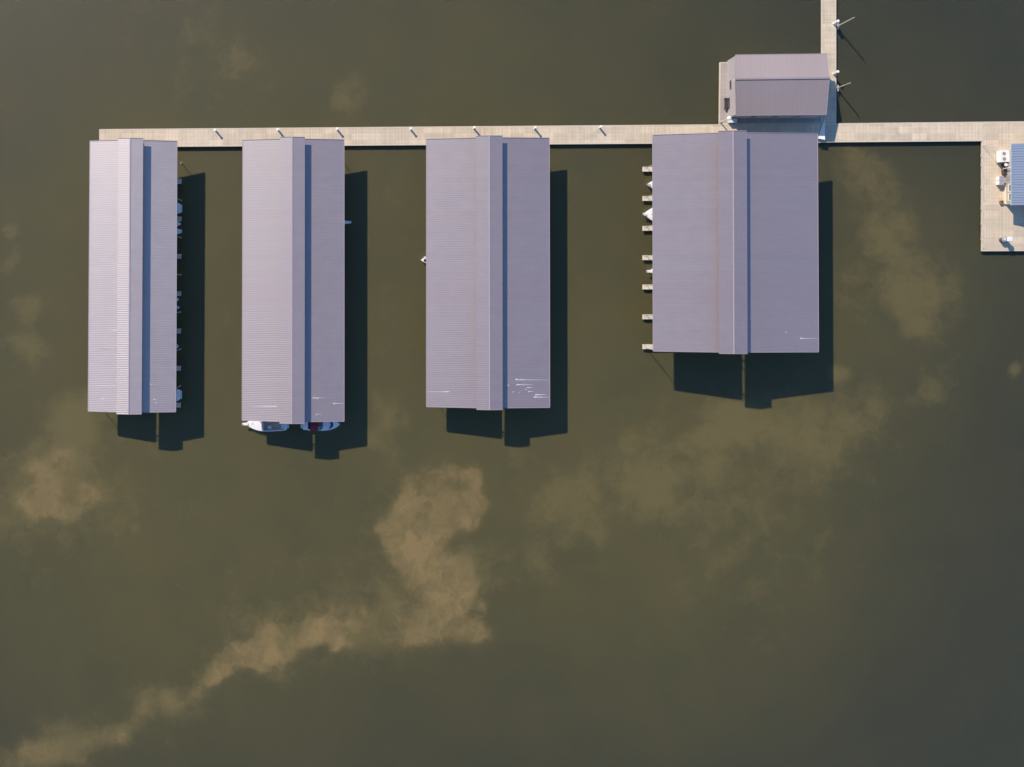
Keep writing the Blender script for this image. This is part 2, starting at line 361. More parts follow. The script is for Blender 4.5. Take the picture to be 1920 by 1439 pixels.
SHEDS = {
 1: dict(c=[(168.5, 265), (332, 265.5), (329.5, 772.3), (165, 771)], mon=(222, 268.5, 218, 265.5), rise=0.95, step=0.95, lab='narrowest covered boat dock, leftmost of the four long metal roofs'),
 2: dict(c=[(455, 263.5), (645.3, 262.7), (645.3, 790), (453.7, 788)], mon=(525, 571.7, 524, 571.2), rise=0.98, step=0.95, lab='covered boat dock with two boats moored across its lower end'),
 3: dict(c=[(799.5, 262), (1030, 259.5), (1030.8, 764), (799.5, 762.7)], mon=(893.3, 942, 893, 942.5), rise=1.0, step=0.95, lab='covered boat dock with the cluster of white streaks on its lower right roof'),
 4: dict(c=[(1224, 254), (1533, 251), (1534.8, 660), (1225, 658.5)], mon=(1347, 1400.5, 1348.5, 1401.5), rise=1.5, step=1.0, lab='shortest and widest covered boat dock, beside the small office'),
}
STREAKS = {1: [(206, 219, 619.7, 1), (175, 218, 655.2, .5), (167, 219, 724, .8), (184, 196, 748.3, .8), (280, 296, 721, .5), (287, 296, 749.3, .9), (291, 299, 755.3, 1.3)],
 2: [(475, 521, 762, 1), (586, 612, 746.4, .9), (594, 598, 748, .9), (624, 645, 756.6, .9), (592, 603, 777.5, .7)],
 3: [(800, 843, 735, .9), (966, 1029, 712.6, .9), (966, 986, 711.8, 1.0), (968, 1000, 721.7, 1.1), (952, 960, 723, .7), (988, 1000, 727, .9), (985, 990, 730.8, .8), (990, 1000, 734.6, 1.0), (961, 965, 735, 1), (1003, 1024, 740.4, 1.3), (1000, 1030, 744.8, 1.1), (1012, 1018, 746, .8), (972, 980, 737.5, .4)],
 4: [(1472, 1478, 623.5, .7), (1500, 1533, 635, .8), (1500, 1508, 634, .9)]}
def on_roof(e0, e1, t0, t1, px, py):
    """world point on the roof plane that the photo shows at (px,py)"""
    nrm = (e1 - e0).cross(t0 - e0).normalized()
    o = Vector((0, 0, HC)); d = W(px, py, 0) - o
    k = (e0 - o).dot(nrm) / d.dot(nrm); return o + d * k
for sid, sd in SHEDS.items():
    ze = EV[sid] * HC; zt = ze + sd['rise']; zm = zt + sd['step']
    c = sd['c']; TL, TR, BR, BL = [W(x, y, ze) for x, y in c]
    mLt, mRt, mLb, mRb = sd['mon']
    def ypix(t, left):   # north / south end rows in pixel at monitor height: keep plan lines straight
        return None
    # monitor plan edges, at ends of the shed
    def edge_pt(frac_w, a, b, z): q = lerp(a, b, frac_w); return Vector((q.x, q.y, z))
    kx = lambda px, z: (px - NX) * (1 - z / HC) / S
    wN = TR.x - TL.x; wS = BR.x - BL.x
    fl = ((kx(mLt, zm) - TL.x) / wN + (kx(mLb, zm) - BL.x) / wS) / 2
    fr = ((kx(mRt, zm) - TL.x) / wN + (kx(mRb, zm) - BL.x) / wS) / 2
    org = (TL + TR + BL + BR) / 4; org.z = 0
    t = thing('boat_shed', sd['lab'], 'covered dock', org, 0, 'covered boat docks along the main dock')
    ov = 0.42 / wN
    for k, (ea, eb, f0, f1) in enumerate(((TL, BL, 0.0, fl + ov), (TR, BR, 1.0, fr - ov * 1.2))):
        ta = edge_pt(f1, TL, TR, zt); tb = edge_pt(f1, BL, BR, zt)
        m = MB()
        if sid == 4:
            fq = .54 if k == 0 else .63; u_ = Vector((0, 0, .022)); nr = ribbed(m, ea, eb, lerp(ea, ta, fq + .02), lerp(eb, tb, fq + .02))
            ribbed(m, lerp(ea, ta, fq) + u_, lerp(eb, tb, fq) + u_, ta + u_, tb + u_)
        else: nr = ribbed(m, ea, eb, ta, tb, hr=.016 if sid == 1 else .010)
        for x0, x1, py, wd in STREAKS[sid]:
            side = 0 if (x0 + x1) / 2 < (mLb + mRb) / 2 else 1
            if side != k: continue
            hx, tx = (x1, x0) if k == 0 else (x0, x1)     # wide head up the slope, thin tail down
            if x1 - x0 < 9: tx = hx + (4 if k else -4)
            a = on_roof(ea, eb, ta, tb, hx, py) + nr * .042; b = on_roof(ea, eb, ta, tb, tx, py + .3) + nr * .042
            sdv = Vector((0, 1, 0)) * 0.075 * wd; mid = lerp(a, b, .28)
            q = [a + sdv * .5, a - sdv * .7, lerp(a, b, .12) - sdv * 1.1, mid - sdv * .7, b - sdv * .22, b + sdv * .2, mid + sdv * .6, lerp(a, b, .1) + sdv * 1.2]
            m.hexa(q, [v + nr * .004 for v in q], 1)
            for _ in range(3):
                g = lerp(a, b, random.uniform(0, .5)) + Vector((random.uniform(-.2, .2), random.uniform(-.25, .25), 0)); g = g - nr * (g - a).dot(nr)
                r_ = random.uniform(.02, .045)
                qq = [g + Vector((math.cos(j) * r_ * 1.6, math.sin(j) * r_, 0)) for j in (0, 1, 2, 3, 4, 5)]
                qq = [v - nr * (v - g).dot(nr) for v in qq]; m.hexa(qq, [v + nr * .004 for v in qq], 1)
        localise(m, org).build('roof_panel', [m_roof1 if sid == 1 else m_roof, m_streak], t)
        # eave and rake trim
        m = MB(); dz = Vector((0, 0, -.07))
        m.bar(ea + dz, eb + dz, 0.09, 0.20)
        localise(m, org).build('eave_trim', m_trim, t)
    for (a, b) in ((TL, TR), (BL, BR)):
        for f0, f1 in ((0, fl + ov), (1, fr - ov * 1.2)):
            s_ = a if f0 == 0 else b; e_ = edge_pt(f1, a, b, zt)
            off = Vector((0, .05 if a is TL else -.05, -.03)); m = MB(); m.bar(s_ + off, e_ + off, 0.07, 0.2); localise(m, org).build('rake_trim', m_trim, t)
    # raised monitor roof
    zr = zm + 0.26; oy = Vector((0, 0.16, 0))
    fm = (fl + fr) / 2
    Ln = edge_pt(fl, TL, TR, zm) + oy; Rn = edge_pt(fr, TL, TR, zm) + oy; Cn = edge_pt(fm, TL, TR, zr) + oy
    Ls = edge_pt(fl, BL, BR, zm) - oy; Rs = edge_pt(fr, BL, BR, zm) - oy; Cs = edge_pt(fm, BL, BR, zr) - oy
    for a, b, c0, c1 in ((Ln, Ls, Cn, Cs), (Rn, Rs, Cn, Cs)):
        m = MB(); ribbed(m, a, b, lerp(c0, a, .004), lerp(c1, b, .004)); localise(m, org).build('monitor_roof', m_roof1 if sid == 1 else m_roof, t)
    m = MB(); up = Vector((0, 0, .05)); wv = Vector((.16, 0, -.02))
    m.hexa([Cn - wv * Vector((1, 0, 0)).x + Vector((-.16, 0, .02)), Cn + Vector((.16, 0, .02)), Cs + Vector((.16, 0, .02)), Cs + Vector((-.16, 0, .02))] if False else
           [Cn + Vector((-.11, 0, .015)), Cn + Vector((.11, 0, .015)), Cs + Vector((.11, 0, .015)), Cs + Vector((-.11, 0, .015))],
           [Cn + Vector((-.08, 0, .05)), Cn + Vector((.08, 0, .05)), Cs + Vector((.08, 0, .05)), Cs + Vector((-.08, 0, .05))])
    localise(m, org).build('ridge_cap', m_trim, t)
    for q0, q1, sgn in ((Ln, Cn, 1), (Rn, Cn, 1), (Ls, Cs, -1), (Rs, Cs, -1)):
        m = MB(); m.bar(q0 + Vector((0, .035 * sgn, -.02)), q1 + Vector((0, .035 * sgn, -.02)), 0.06, .16); localise(m, org).build('monitor_trim', m_trim, t)
    # short studs carrying the monitor (open clerestory)
    L = (BL - TL).length; n = int(L / 4.6)
    for i in range(n + 1):
        m = MB()
        f = i / n * .985 + .0075
        for fx, s2 in ((fl + ov * 1.5, 1), (fr - ov * 1.5, -1)):
            a = lerp(edge_pt(fx, TL, TR, 0), edge_pt(fx, BL, BR, 0), f)
            m.box(a.x - .05, a.x + .05, a.y - .05, a.y + .05, zt - .25, zm - .02)
        a = lerp(edge_pt(fl, TL, TR, 0), edge_pt(fl, BL, BR, 0), f); b = lerp(edge_pt(fr, TL, TR, 0), edge_pt(fr, BL, BR, 0), f)
        m.bar((a.x + .2, a.y, zm - .12), (b.x - .2, b.y, zm - .12), .08, .16)
        localise(m, org).build('clerestory_frame', m_steel, t)
    # right clerestory kick plate
    m = MB(); a = edge_pt(fr - ov * 1.25, TL, TR, zt); b = edge_pt(fr - ov * 1.25, BL, BR, zt)
    m.bar(a + Vector((0, 0, .2)), b + Vector((0, 0, .2)), .04, .44); localise(m, org).build('clerestory_panel', m_wallm, t)
    # frame: rafters and eave beams
    n = int(L / 5.05)
    for i in range(n + 1):
        m = MB()
        f = i / n * .97 + .015
        a = lerp(edge_pt(.02, TL, TR, ze - .35), edge_pt(.02, BL, BR, ze - .35), f); b = lerp(edge_pt(.98, TL, TR, ze - .35), edge_pt(.98, BL, BR, ze - .35), f)
        c1 = lerp(edge_pt(fl, TL, TR, zt - .3), edge_pt(fl, BL, BR, zt - .3), f); c2 = lerp(edge_pt(fr, TL, TR, zt - .3), edge_pt(fr, BL, BR, zt - .3), f)
        m.bar(a, c1, .1, .22); m.bar(b, c2, .1, .22); m.bar(c1, c2, .1, .2)
        localise(m, org).build('rafter_frame', m_steel, t)
    for f in (.03, .97):
        m = MB(); m.bar(edge_pt(f, TL, TR, ze - .3) + Vector((0, -.3, 0)), edge_pt(f, BL, BR, ze - .3) + Vector((0, .3, 0)), .12, .24)
        localise(m, org).build('eave_beam', m_steel, t)
    # central walkway carried under the roof
    m = MB(); mm = (edge_pt(fm, TL, TR, 0) + edge_pt(fm, BL, BR, 0)) / 2
    a = edge_pt(fm, TL, TR, 0); b = edge_pt(fm, BL, BR, 0); ytop = W(0, 277, DZ).y if sid < 4 else W(0, 270, DZ).y
    m.box(a.x - 1.1, a.x + 1.1, b.y + .6, ytop, .1, DZ - .02); localise(m, org).build('walkway', m_finger, t)
    sd.update(t=t, org=org, TL=TL, TR=TR, BL=BL, BR=BR, ze=ze, spine=a.x)

# posts of the sheds
def post(shed, x, y, z0, z1, r=.06):
    m = MB(); m.tube((0, 0, z0), (0, 0, z1), r, n=8); m.box(-.14, .14, -.14, .14, z0, z0 + .03)
    o = m.build('post', m_post, shed['t']); o.location = (x - shed['org'].x, y - shed['org'].y, 0); return o
def xy(px, py, z=DZ): q = W(px, py, z); return q.x, q.y
F1Y = [340.5, 411, 481, 551, 621, 691, 760]
F4Y = [317.5, 372.5, 428.5, 483.5, 538.5, 594.5, 650.5]
s1 = SHEDS[1]
for i, y in enumerate(F1Y):
    for yy in (y - 2.8, y - 35.5):
        if yy < 290: continue
        post(s1, *xy(338.6 - .004 * (yy - 300), yy), .05, s1['ze'] - .2)
    post(s1, *xy(186 - .006 * (y - 300), y), .05, s1['ze'] - .2)
for sid in (2, 3):
    s_ = SHEDS[sid]; n = 9
    for i in range(n):
        f = .05 + .92 * i / (n - 1)
        for a, b, dx in ((s_['TL'], s_['BL'], .9), (s_['TR'], s_['BR'], -.9)):
            q = lerp(a, b, f); post(s_, q.x + dx, q.y, -.4, s_['ze'] - .2)
s4 = SHEDS[4]
for i, y in enumerate(F4Y):
    post(s4, *xy(1212.5, y + (2.8 if i == 6 else -3.2)), DZ, s4['ze'] - .15, .06)
    q = lerp(s4['TR'], s4['BR'], .14 + .14 * i); post(s4, q.x - 1.0, q.y, -.4, s4['ze'] - .2, .06)

# finger piers
def finger(x0px, x1w, ypx, label, group, left):
    a = W(x0px, ypx, DZ); w2 = .41
    t = thing('finger_pier', label, 'finger pier', (a.x, a.y, 0), 0, group)
    L = x1w - a.x
    m = MB(); xa, xb = sorted((0.08 * (1 if left else -1), L)); m.box(xa, xb, -w2 + .06, w2 - .06, DZ - .05, DZ); m.build('deck', m_finger, t)
    m = MB(); m.box(min(0, L), max(0, L), w2 - .06, w2, DZ - .22, DZ + .012); m.box(min(0, L), max(0, L), -w2, -w2 + .06, DZ - .22, DZ + .012)
    e0, e1 = sorted((0, .08 * (1 if left else -1))); m.box(e0, e1, -w2 + .06, w2 - .06, DZ - .22, DZ + .01); m.build('rim', m_rim, t)
    m = MB(); q0, q1 = sorted(((.3 if left else -.3), L)); m.box(q0, q1, -w2 + .1, w2 - .1, -.3, DZ - .06); m.build('float', m_float, t)
    m = MB(); cx = .35 if left else -.35
    m.bar((cx - .13, w2 - .15, DZ + .09), (cx + .13, w2 - .15, DZ + .09), .04, .03); m.box(cx - .05, cx + .05, w2 - .17, w2 - .13, DZ, DZ + .08); m.build('cleat', m_steel, t)
    return t
ordn = ['topmost', 'second', 'third', 'fourth', 'fifth', 'sixth', 'lowest']
for i, y in enumerate(F1Y):
    finger(340.2 - .004 * (y - 300), s1['spine'] + 1.15, y, f'shaded grey finger pier at right eave of leftmost shed, {ordn[i]} from the main dock', 'finger piers of the leftmost shed', False)
for i, y in enumerate(F4Y):
    ex = {0: 'sunlit finger pier jutting left from the widest shed, nearest the main dock', 1: 'sunlit finger pier just above the widest white bow', 2: 'sunlit finger pier just below the widest white bow',
          3: 'sunlit finger pier just above the white bow with the narrow pulpit', 4: 'sunlit finger pier just below the white bow with the narrow pulpit',
          5: 'sunlit finger pier second from the bottom on the widest shed', 6: 'sunlit finger pier at the lower left corner of the widest shed'}[i]
    finger(1205, s4['spine'] - 1.15, y, ex, 'finger piers of the widest shed', True)

# ---------------------------------------------------------------- boats
def make_boat(label, L, B, loc, rz, cockpit=(0.06, 0.56), pulpit=0.0, canopy=None, motor=True, sole=None, screen=True, stripe=None, hatch=False, cat='boat', name='motor_boat', sharp=2.3, dark_screen=False, hullm=None):
    t = thing(name, label, cat, loc, rz, None)
    ZG = 0.78
    st = [0, .02] + [cockpit[0]] + [cockpit[0] + (cockpit[1] - cockpit[0]) * k / 6 for k in range(1, 7)]
    st += [cockpit[1] + .004]; r0 = cockpit[1] + .03
    st += [r0 + (1 - r0) * (k / 9) ** .85 for k in range(10)]
    st = sorted(set(round(s_, 4) for s_ in st))
    def hb(s_):
        b = B / 2
        if s_ < .5: return b * (.86 + .14 * math.sin(min(1, s_ / .4) * math.pi / 2)) * (1 if s_ > .015 else .93)
        u = (s_ - .5) / .5; return b * max(.0, 1 - u ** sharp) ** .9 + .015
    hullv = []; deckv = []
    for s_ in st:
        x = s_ * L - L / 2; b = hb(s_); sheer = ZG + .22 * max(0, s_ - .4) ** 1.5
        hullv.append([(x * 1.0, 0, -.35 + .5 * max(0, s_ - .75) * 3), (x, b * .72, -.1 + .3 * max(0, s_ - .7)), (x, b * .93, .25), (x, b, sheer - .06), (x, b, sheer), (x, max(.004, b - .10), sheer + .02)])
    m = MB()
    for sg in (1, -1):
        vs = [(x, y * sg, z) for row in hullv for x, y, z in row]; k = 6; fs = []
        for i in range(len(st) - 1):
            for j in range(k - 1): fs.append((i * k + j, i * k + j + 1, (i + 1) * k + j + 1, (i + 1) * k + j))
        m.add(vs, fs)
    a = hullv[0]; m.add([(x, y, z) for x, y, z in a] + [(x, -y, z) for x, y, z in a[::-1]], [tuple(range(12))])
    hull = m.build('hull', hullm or m_white, t)
    # fore deck and aft deck, with a crown
    def decks(lo, hi, nm):
        idx = [i for i, s_ in enumerate(st) if lo - 1e-4 <= s_ <= hi + 1e-4]
        if len(idx) < 2: return
        m = MB(); vs = []; fs = []
        for i in idx:
            x, y, z = hullv[i][5]
            for q in (-1, -.5, 0, .5, 1): vs.append((x, y * q, z + .10 * (1 - q * q) * min(1, y)))
        for i in range(len(idx) - 1):
            for j in range(4): fs.append((i * 5 + j, i * 5 + j + 1, (i + 1) * 5 + j + 1, (i + 1) * 5 + j))
        m.add(vs, fs)
        # front/back closing wall down to the sole
        return m.build(nm, m_white, t, smooth=True)
    fd = decks(cockpit[1], 1, 'foredeck'); decks(0, cockpit[0], 'aft_deck')
    x0 = cockpit[0] * L - L / 2; x1 = cockpit[1] * L - L / 2; yi = B / 2 - .2
    m = MB()
    rows = [(s_ * L - L / 2, hb(s_) - .10) for s_ in st if cockpit[0] - 1e-4 <= s_ <= cockpit[1] + 1e-4]
    zf = .42
    for (xa, ya), (xb, yb) in zip(rows[:-1], rows[1:]):
        for sg in (1, -1):
            m.add([(xa, ya * sg, ZG + .02), (xb, yb * sg, ZG + .02), (xb, (yb - .12) * sg, zf), (xa, (ya - .12) * sg, zf)], [(0, 1, 2, 3)])
        m.add([(xa, ya - .12, zf), (xb, yb - .12, zf), (xb, -yb + .12, zf), (xa, -ya + .12, zf)], [(0, 1, 2, 3)], 1)
    for xx, yy in (rows[0], rows[-1]):
        m.add([(xx, yy, ZG + .12), (xx, -yy, ZG + .12), (xx, -yy + .12, zf), (xx, yy - .12, zf)], [(0, 1, 2, 3)])
    m.build('cockpit', [m_inner, sole or m_inner], t, recalc=False)
    # seats
    def seat(cx, cy, mat=m_wpaint, w_=.5):
        m = MB(); m.box(cx - .25, cx + .25, cy - w_ / 2, cy + w_ / 2, zf, zf + .3); m.box(cx - .32, cx - .2, cy - w_ / 2, cy + w_ / 2, zf + .3, zf + .7)
        m.build('seat', mat, t)
    seat(x1 - .95, .38 * B / 2 + .1, m_navy if dark_screen else m_wpaint); seat(x1 - .95, -.38 * B / 2 - .1, m_navy if dark_screen else m_wpaint)
    m = MB(); m.box(x0 + .05, x0 + .55, -yi * .8, yi * .8, zf, zf + .42); m.box(x0 + .02, x0 + .12, -yi * .8, yi * .8, zf + .42, zf + .75); m.build('bench_seat', m_navy if dark_screen else m_inner, t)
    m = MB(); m.box(x1 - .42, x1 - .03, -.5 * B / 2 - .22, -.5 * B / 2 + .22, zf, ZG + .1); m.tube((x1 - .45, -.5 * B / 2, ZG), (x1 - .5, -.5 * B / 2, ZG + .06), .17, n=12); m.build('console', m_inner, t)
    if screen:
        m = MB(); n = 8; yo = hb(cockpit[1]) - .14; pts = []
        for k in range(n + 1):
            a = -1 + 2 * k / n; pts.append((x1 + .32 * (1 - a * a), yo * a))
        for (xa, ya), (xb, yb) in zip(pts[:-1], pts[1:]):
            m.hexa([(xa, ya, ZG + .08), (xb, yb, ZG + .08), (xb + .02, yb, ZG + .08), (xa + .02, ya, ZG + .08)], [(xa - .26, ya * .96, ZG + .46), (xb - .26, yb * .96, ZG + .46), (xb - .24, yb * .96, ZG + .46), (xa - .24, ya * .96, ZG + .46)])
        m.build('windscreen', m_bglass, t)
    if dark_screen:      # dark curved bow cushion
        m = MB(); n = 8; xc = x1 + (L / 2 - x1) * .44; yo = hb((xc + L / 2) / L) - .2; pa = []; pb = []
        for k in range(n + 1):
            a = -1 + 2 * k / n; pa.append((xc + .34 * (1 - a * a) - .1, yo * a)); pb.append((xc + .34 * (1 - a * a) + .42 * (1 - .35 * a * a) - .1, yo * a * .92))
        for k in range(n):
            q = [pa[k], pa[k + 1], pb[k + 1], pb[k]]; m.hexa([(x, y, ZG + .05) for x, y in q], [(x, y, ZG + .20) for x, y in q])
        m.build('bow_cushion', m_navy, t)
    if pulpit:
        zt = ZG + .24
        m = MB(); m.hexa([(L / 2 - .35, .24, zt), (L / 2 - .35, -.24, zt), (L / 2 + pulpit, -.18, zt + .04), (L / 2 + pulpit, .18, zt + .04)], [(L / 2 - .35, .24, zt + .06), (L / 2 - .35, -.24, zt + .06), (L / 2 + pulpit, -.18, zt + .1), (L / 2 + pulpit, .18, zt + .1)])
        m.build('bow_pulpit', m_white, t)
        m = MB(); m.bar((L / 2 + pulpit - .3, 0, zt + .13), (L / 2 + pulpit + .06, 0, zt + .13), .05, .05); m.bar((L / 2 + pulpit - .02, -.12, zt + .1), (L / 2 + pulpit - .02, .12, zt + .1), .05, .06)
        m.build('anchor', m_steel, t)
    if hatch:
        m = MB(); m.box(L * .30, L * .30 + .45, -.2, .2, ZG + .13, ZG + .17); m.build('deck_hatch', m_inner, t)
    for sg in (1, -1):
        m = MB()
        for s_ in (.62, .72, .82, .9):
            b = hb(s_) - .06; x = s_ * L - L / 2; m.tube((x, b * sg, ZG + .02), (x, (b - .03) * sg, ZG + .42), .012, n=5)
        for sa, sb in ((.62, .72), (.72, .82), (.82, .9)):
            m.tube((sa * L - L / 2, (hb(sa) - .09) * sg, ZG + .42), (sb * L - L / 2, (hb(sb) - .09) * sg, ZG + .42), .014, n=5)
        m.build('bow_rail', m_steel, t)
    if canopy:
        c0, c1, cm = canopy; m = MB(); n = 8; xa = c0 * L - L / 2; xb = c1 * L - L / 2; yo = B / 2 - .04; zc = 1.75
        for k in range(n):
            a0 = -1 + 2 * k / n; a1 = -1 + 2 * (k + 1) / n
            m.hexa([(xa, yo * a0, zc - .22 * a0 * a0), (xa, yo * a1, zc - .22 * a1 * a1), (xb, yo * a1, zc - .22 * a1 * a1), (xb, yo * a0, zc - .22 * a0 * a0)],
                   [(xa, yo * a0, zc - .22 * a0 * a0 + .03), (xa, yo * a1, zc - .22 * a1 * a1 + .03), (xb, yo * a1, zc - .22 * a1 * a1 + .03), (xb, yo * a0, zc - .22 * a0 * a0 + .03)])
        m.build('canopy', cm, t)
        m = MB(); 
        for xx in (xa, xb):
            for sg in (1, -1): m.tube(((xa + xb) / 2, yo * sg, ZG), (xx, yo * sg, zc - .2), .015, n=5)
        m.build('canopy_frame', m_steel, t)
    if motor:
        m = MB(); m.box(-L / 2 - .45, -L / 2 - .04, -.2, .2, .5, 1.1); m.box(-L / 2 - .36, -L / 2 - .12, -.1, .1, -.4, .5); mo = m.build('outboard_motor', m_black, t)
        bv = mo.modifiers.new('bevel', 'BEVEL'); bv.width = .06; bv.segments = 2
    else:
        m = MB(); m.prism([(-L / 2 - .42, -B * .30), (-L / 2 - .42, B * .30), (-L / 2 + .02, B * .38), (-L / 2 + .02, -B * .38)], .28, .34); m.build('swim_platform', m_inner, t)
    return t

def B_(x, y): q = W(x, y, .8); return (q.x, q.y, 0)
pi = math.pi
def span(bowx, sternx, y): q0 = W(bowx, y, .8); q1 = W(sternx, y, .8); return abs(q1.x - q0.x), ((q0.x + q1.x) / 2, (q0.y + q1.y) / 2, 0)
# two boats moored across the lower end of the second shed
L_, c_ = span(461, 537, 795); make_boat('white motor boat with long pulpit and open brown-floored cockpit, pointing left below second shed', L_, 2.55, c_, pi, cockpit=(.05, .56), pulpit=.62, motor=False, sole=m_sole, hatch=True)
L_, c_ = span(637, 568, 796.5); make_boat('blue and white boat with maroon canopy, pointing right below second shed', L_, 2.05, c_, 0, cockpit=(.13, .5), canopy=(.2, .42, m_maroon), motor=False, sole=m_sole, dark_screen=True, sharp=2.6)
# bows and sterns peeking out of the sheds
L_, c_ = span(1208, 1290, 402); make_boat('broad white bow of boat between two sunlit finger piers', L_, 3.2, c_, pi, pulpit=.35, hatch=True, sharp=2.2)
L_, c_ = span(1214.5, 1272, 346.5); make_boat('small pointed white bow with rails, nearest the main dock on widest shed', L_, 2.3, c_, pi, pulpit=.1, sharp=1.9)
L_, c_ = span(1218.5, 1285, 509); make_boat('white bow ending in narrow pulpit with dark slot, beside the widest shed', L_, 2.4, c_, pi, pulpit=.68, sharp=2.0)
L_, c_ = span(652, 590, 417.3); make_boat('shaded white bow with long pulpit poking out right of second shed', L_, 2.4, c_, 0, pulpit=.62, sharp=1.5)
L_, c_ = span(789.5, 835, 488); make_boat('small white and black bow poking out left of third shed', L_, 1.5, c_, pi, cockpit=(.1, .89), sole=m_black, screen=False, sharp=2.2, hullm=m_white)
s1x = lambda y: 0
for bow, stern, y, bm_, lab, rz in (
    (280, 336, 391, 2.1, 'shaded boat stern with white transom at leftmost shed, above the third post', pi),
    (338.5, 290, 420, 1.5, 'shaded boat with rounded blue-grey bow at leftmost shed, below the second finger pier', 0),
    (280, 335.5, 434, 1.0, 'narrow shaded personal watercraft stern at leftmost shed, below the rounded bow', pi),
    (335, 285, 562, 1.9, 'shaded boat with blunt bow just below fourth finger pier of leftmost shed', 0),
    (336, 285, 577, 1.3, 'slim shaded boat bow midway between fourth and fifth finger piers of leftmost shed', 0),
    (334.5, 285, 650, 2.0, 'shaded boat with pointed bow below fifth finger pier of leftmost shed', 0),
    (275, 335.5, 741, 2.2, 'pale blue shaded boat stern just above lowest finger pier of leftmost shed', pi)):
    L_, c_ = span(bow, stern, y)
    make_boat(lab, L_, bm_, c_, rz, motor=False, sharp=2.4)

# ---------------------------------------------------------------- dock pedestals and lamps
ped0 = thing('power_pedestal', 'x', 'pedestal', (0, 0, 0), 0, 'white power pedestals along the dock edge')
m = MB(); m.box(-.12, .12, -.1, .1, 0, .95); m.box(-.16, .16, -.14, .14, 0, .04); m.build('cabinet', m_wpaint, ped0)
m = MB(); m.tube((0, 0, .95), (0, 0, 1.1), .15, .2, 12); m.dome((0, 0, 1.1), .22, .1, 12, 3); m.build('lamp_head', m_white, ped0)
m = MB(); m.box(-.07, .07, -.125, -.1, .45, .75); m.build('socket_panel', m_dark, ped0)
PED = [(405, 246.3, 1.0, 'leftmost white power pedestal on main dock, between the first and second sheds'), (522, 245.3, 1.0, 'white power pedestal on main dock above the second shed left roof half'), (632.5, 244, .95, 'white power pedestal on main dock above the second shed right corner'),
       (770, 243.5, .95, 'white power pedestal on main dock just left of the third shed'), (888.5, 241.5, 1.1, 'white power pedestal on main dock above the third shed left roof half'), (1002, 241.5, 1.1, 'white power pedestal on main dock above the third shed right roof half'),
       (1124, 240, 1.0, 'white power pedestal on main dock between the third and widest sheds'),
       (1563, 44.5, 1.35, 'white power pedestal on the walkway edge near the top of the photo'), (1563, 138.5, 1.3, 'white power pedestal on the walkway edge beside the office roof')]
for i, (x, y, sc_, lab) in enumerate(PED):
    o = ped0 if i == 0 else copy_tree(ped0)
    q = W(x, y, DZ); o.location = (q.x, q.y, DZ + .002); o.scale = (1, 1, sc_) if i < 7 else (1.15, 1.15, sc_); o['label'] = lab
def pole(name, label, cat, x, y, h, r0, r1, mat, group=None, head=False, z=DZ, bracket=False):
    q = W(x, y, z); t = thing(name, label, cat, (q.x, q.y, z + .002), 0, group)
    m = MB(); m.tube((0, 0, 0), (0, 0, h), r0, r1, 12); m.build('shaft', mat, t)
    m = MB(); m.tube((0, 0, 0), (0, 0, .06), r0 * 2.4, r0 * 2.4, 14); m.build('base_plate', m_steel, t)
    if bracket:
        m = MB(); m.box(-.16, .04, -.6, .45, .06, .11); m.build('bracket', m_post, t)
    if head:
        m = MB(); m.tube((0, 0, h), (0, 0, h + .18), .16, .36, 14); m.dome((0, 0, h + .18), .36, .2, 14, 4); m.build('lamp_head', m_white, t)
    return t
pole('piling_pole', 'tall pale pole leaning out over water beside the topmost walkway pedestal', 'pole', 1571.5, 49, 5.1, .11, .08, m_post, 'tall poles on the walkway edge', bracket=True)
pole('piling_pole', 'tall pale pole on the shaded walkway edge right of the office', 'pole', 1571.5, 165, 3.9, .11, .08, m_post, 'tall poles on the walkway edge', bracket=True)
bpy.data.objects['piling_pole']['label'] = 'tall pale pole on walkway edge just below the topmost pedestal'
pole('dock_light', 'pale light pole with round white head at the office platform corner', 'lamp', 1350.5, 229.5, 3.6, .10, .07, m_cream, head=True)
pole('flag_pole', 'thin pole at the upper left corner of the shop platform', 'pole', 1843.6, 274.5, 2.6, .035, .025, m_steel)

# ---------------------------------------------------------------- marina office (small gabled building)
ze = DZ + 3.62; zr = ze + 1.3
def Wd(x, y): q = W(x, y, DZ); return q
a = Wd(1364, 113.5); org = Vector((a.x, a.y, 0))
t = thing('office', 'small gabled building with lavender-grey roof on its own platform beside the dock corner', 'building', org)
x0, x1 = Wd(1364, 0).x, Wd(1529, 0).x; yN, yS = Wd(0, 114).y, Wd(0, 222).y; ym = Wd(0, 159).y
m = MB(); prof = [(yN, DZ), (yS, DZ), (yS, ze), (ym, zr - .05), (yN, ze)]
m.hexa([(x0, y, z) for y, z in prof], [(x1, y, z) for y, z in prof]); localise(m, org).build('wall', m_wall, t)
# roof, two slopes
NW, NE = W(1379.5, 103, ze), W(1551, 101, ze); SW, SE = W(1380.5, 217, ze), W(1549.5, 215.5, ze)
RW, RE = W(1378.5, 148.5, zr), W(1555, 146.5, zr)
for A, B, C, D in ((NW, NE, RW, RE), (SW, SE, RW, RE)):
    m = MB(); ribbed(m, A, B, C, D, pitch=.4, hr=.010, th=.1); localise(m, org).build('roof', m_roof_b, t)
m = MB(); m.bar(RW + Vector((0, 0, .05)), RE + Vector((0, 0, .05)), .28, .05); localise(m, org).build('ridge_cap', m_roof_b, t)
m = MB()
for A, B in ((NW, RW), (SW, RW), (NE, RE), (SE, RE), (NW, NE), (SW, SE)): m.bar(A - Vector((0, 0, .06)), B - Vector((0, 0, .06)), .06, .2)
localise(m, org).build('roof_trim', m_trim, t)
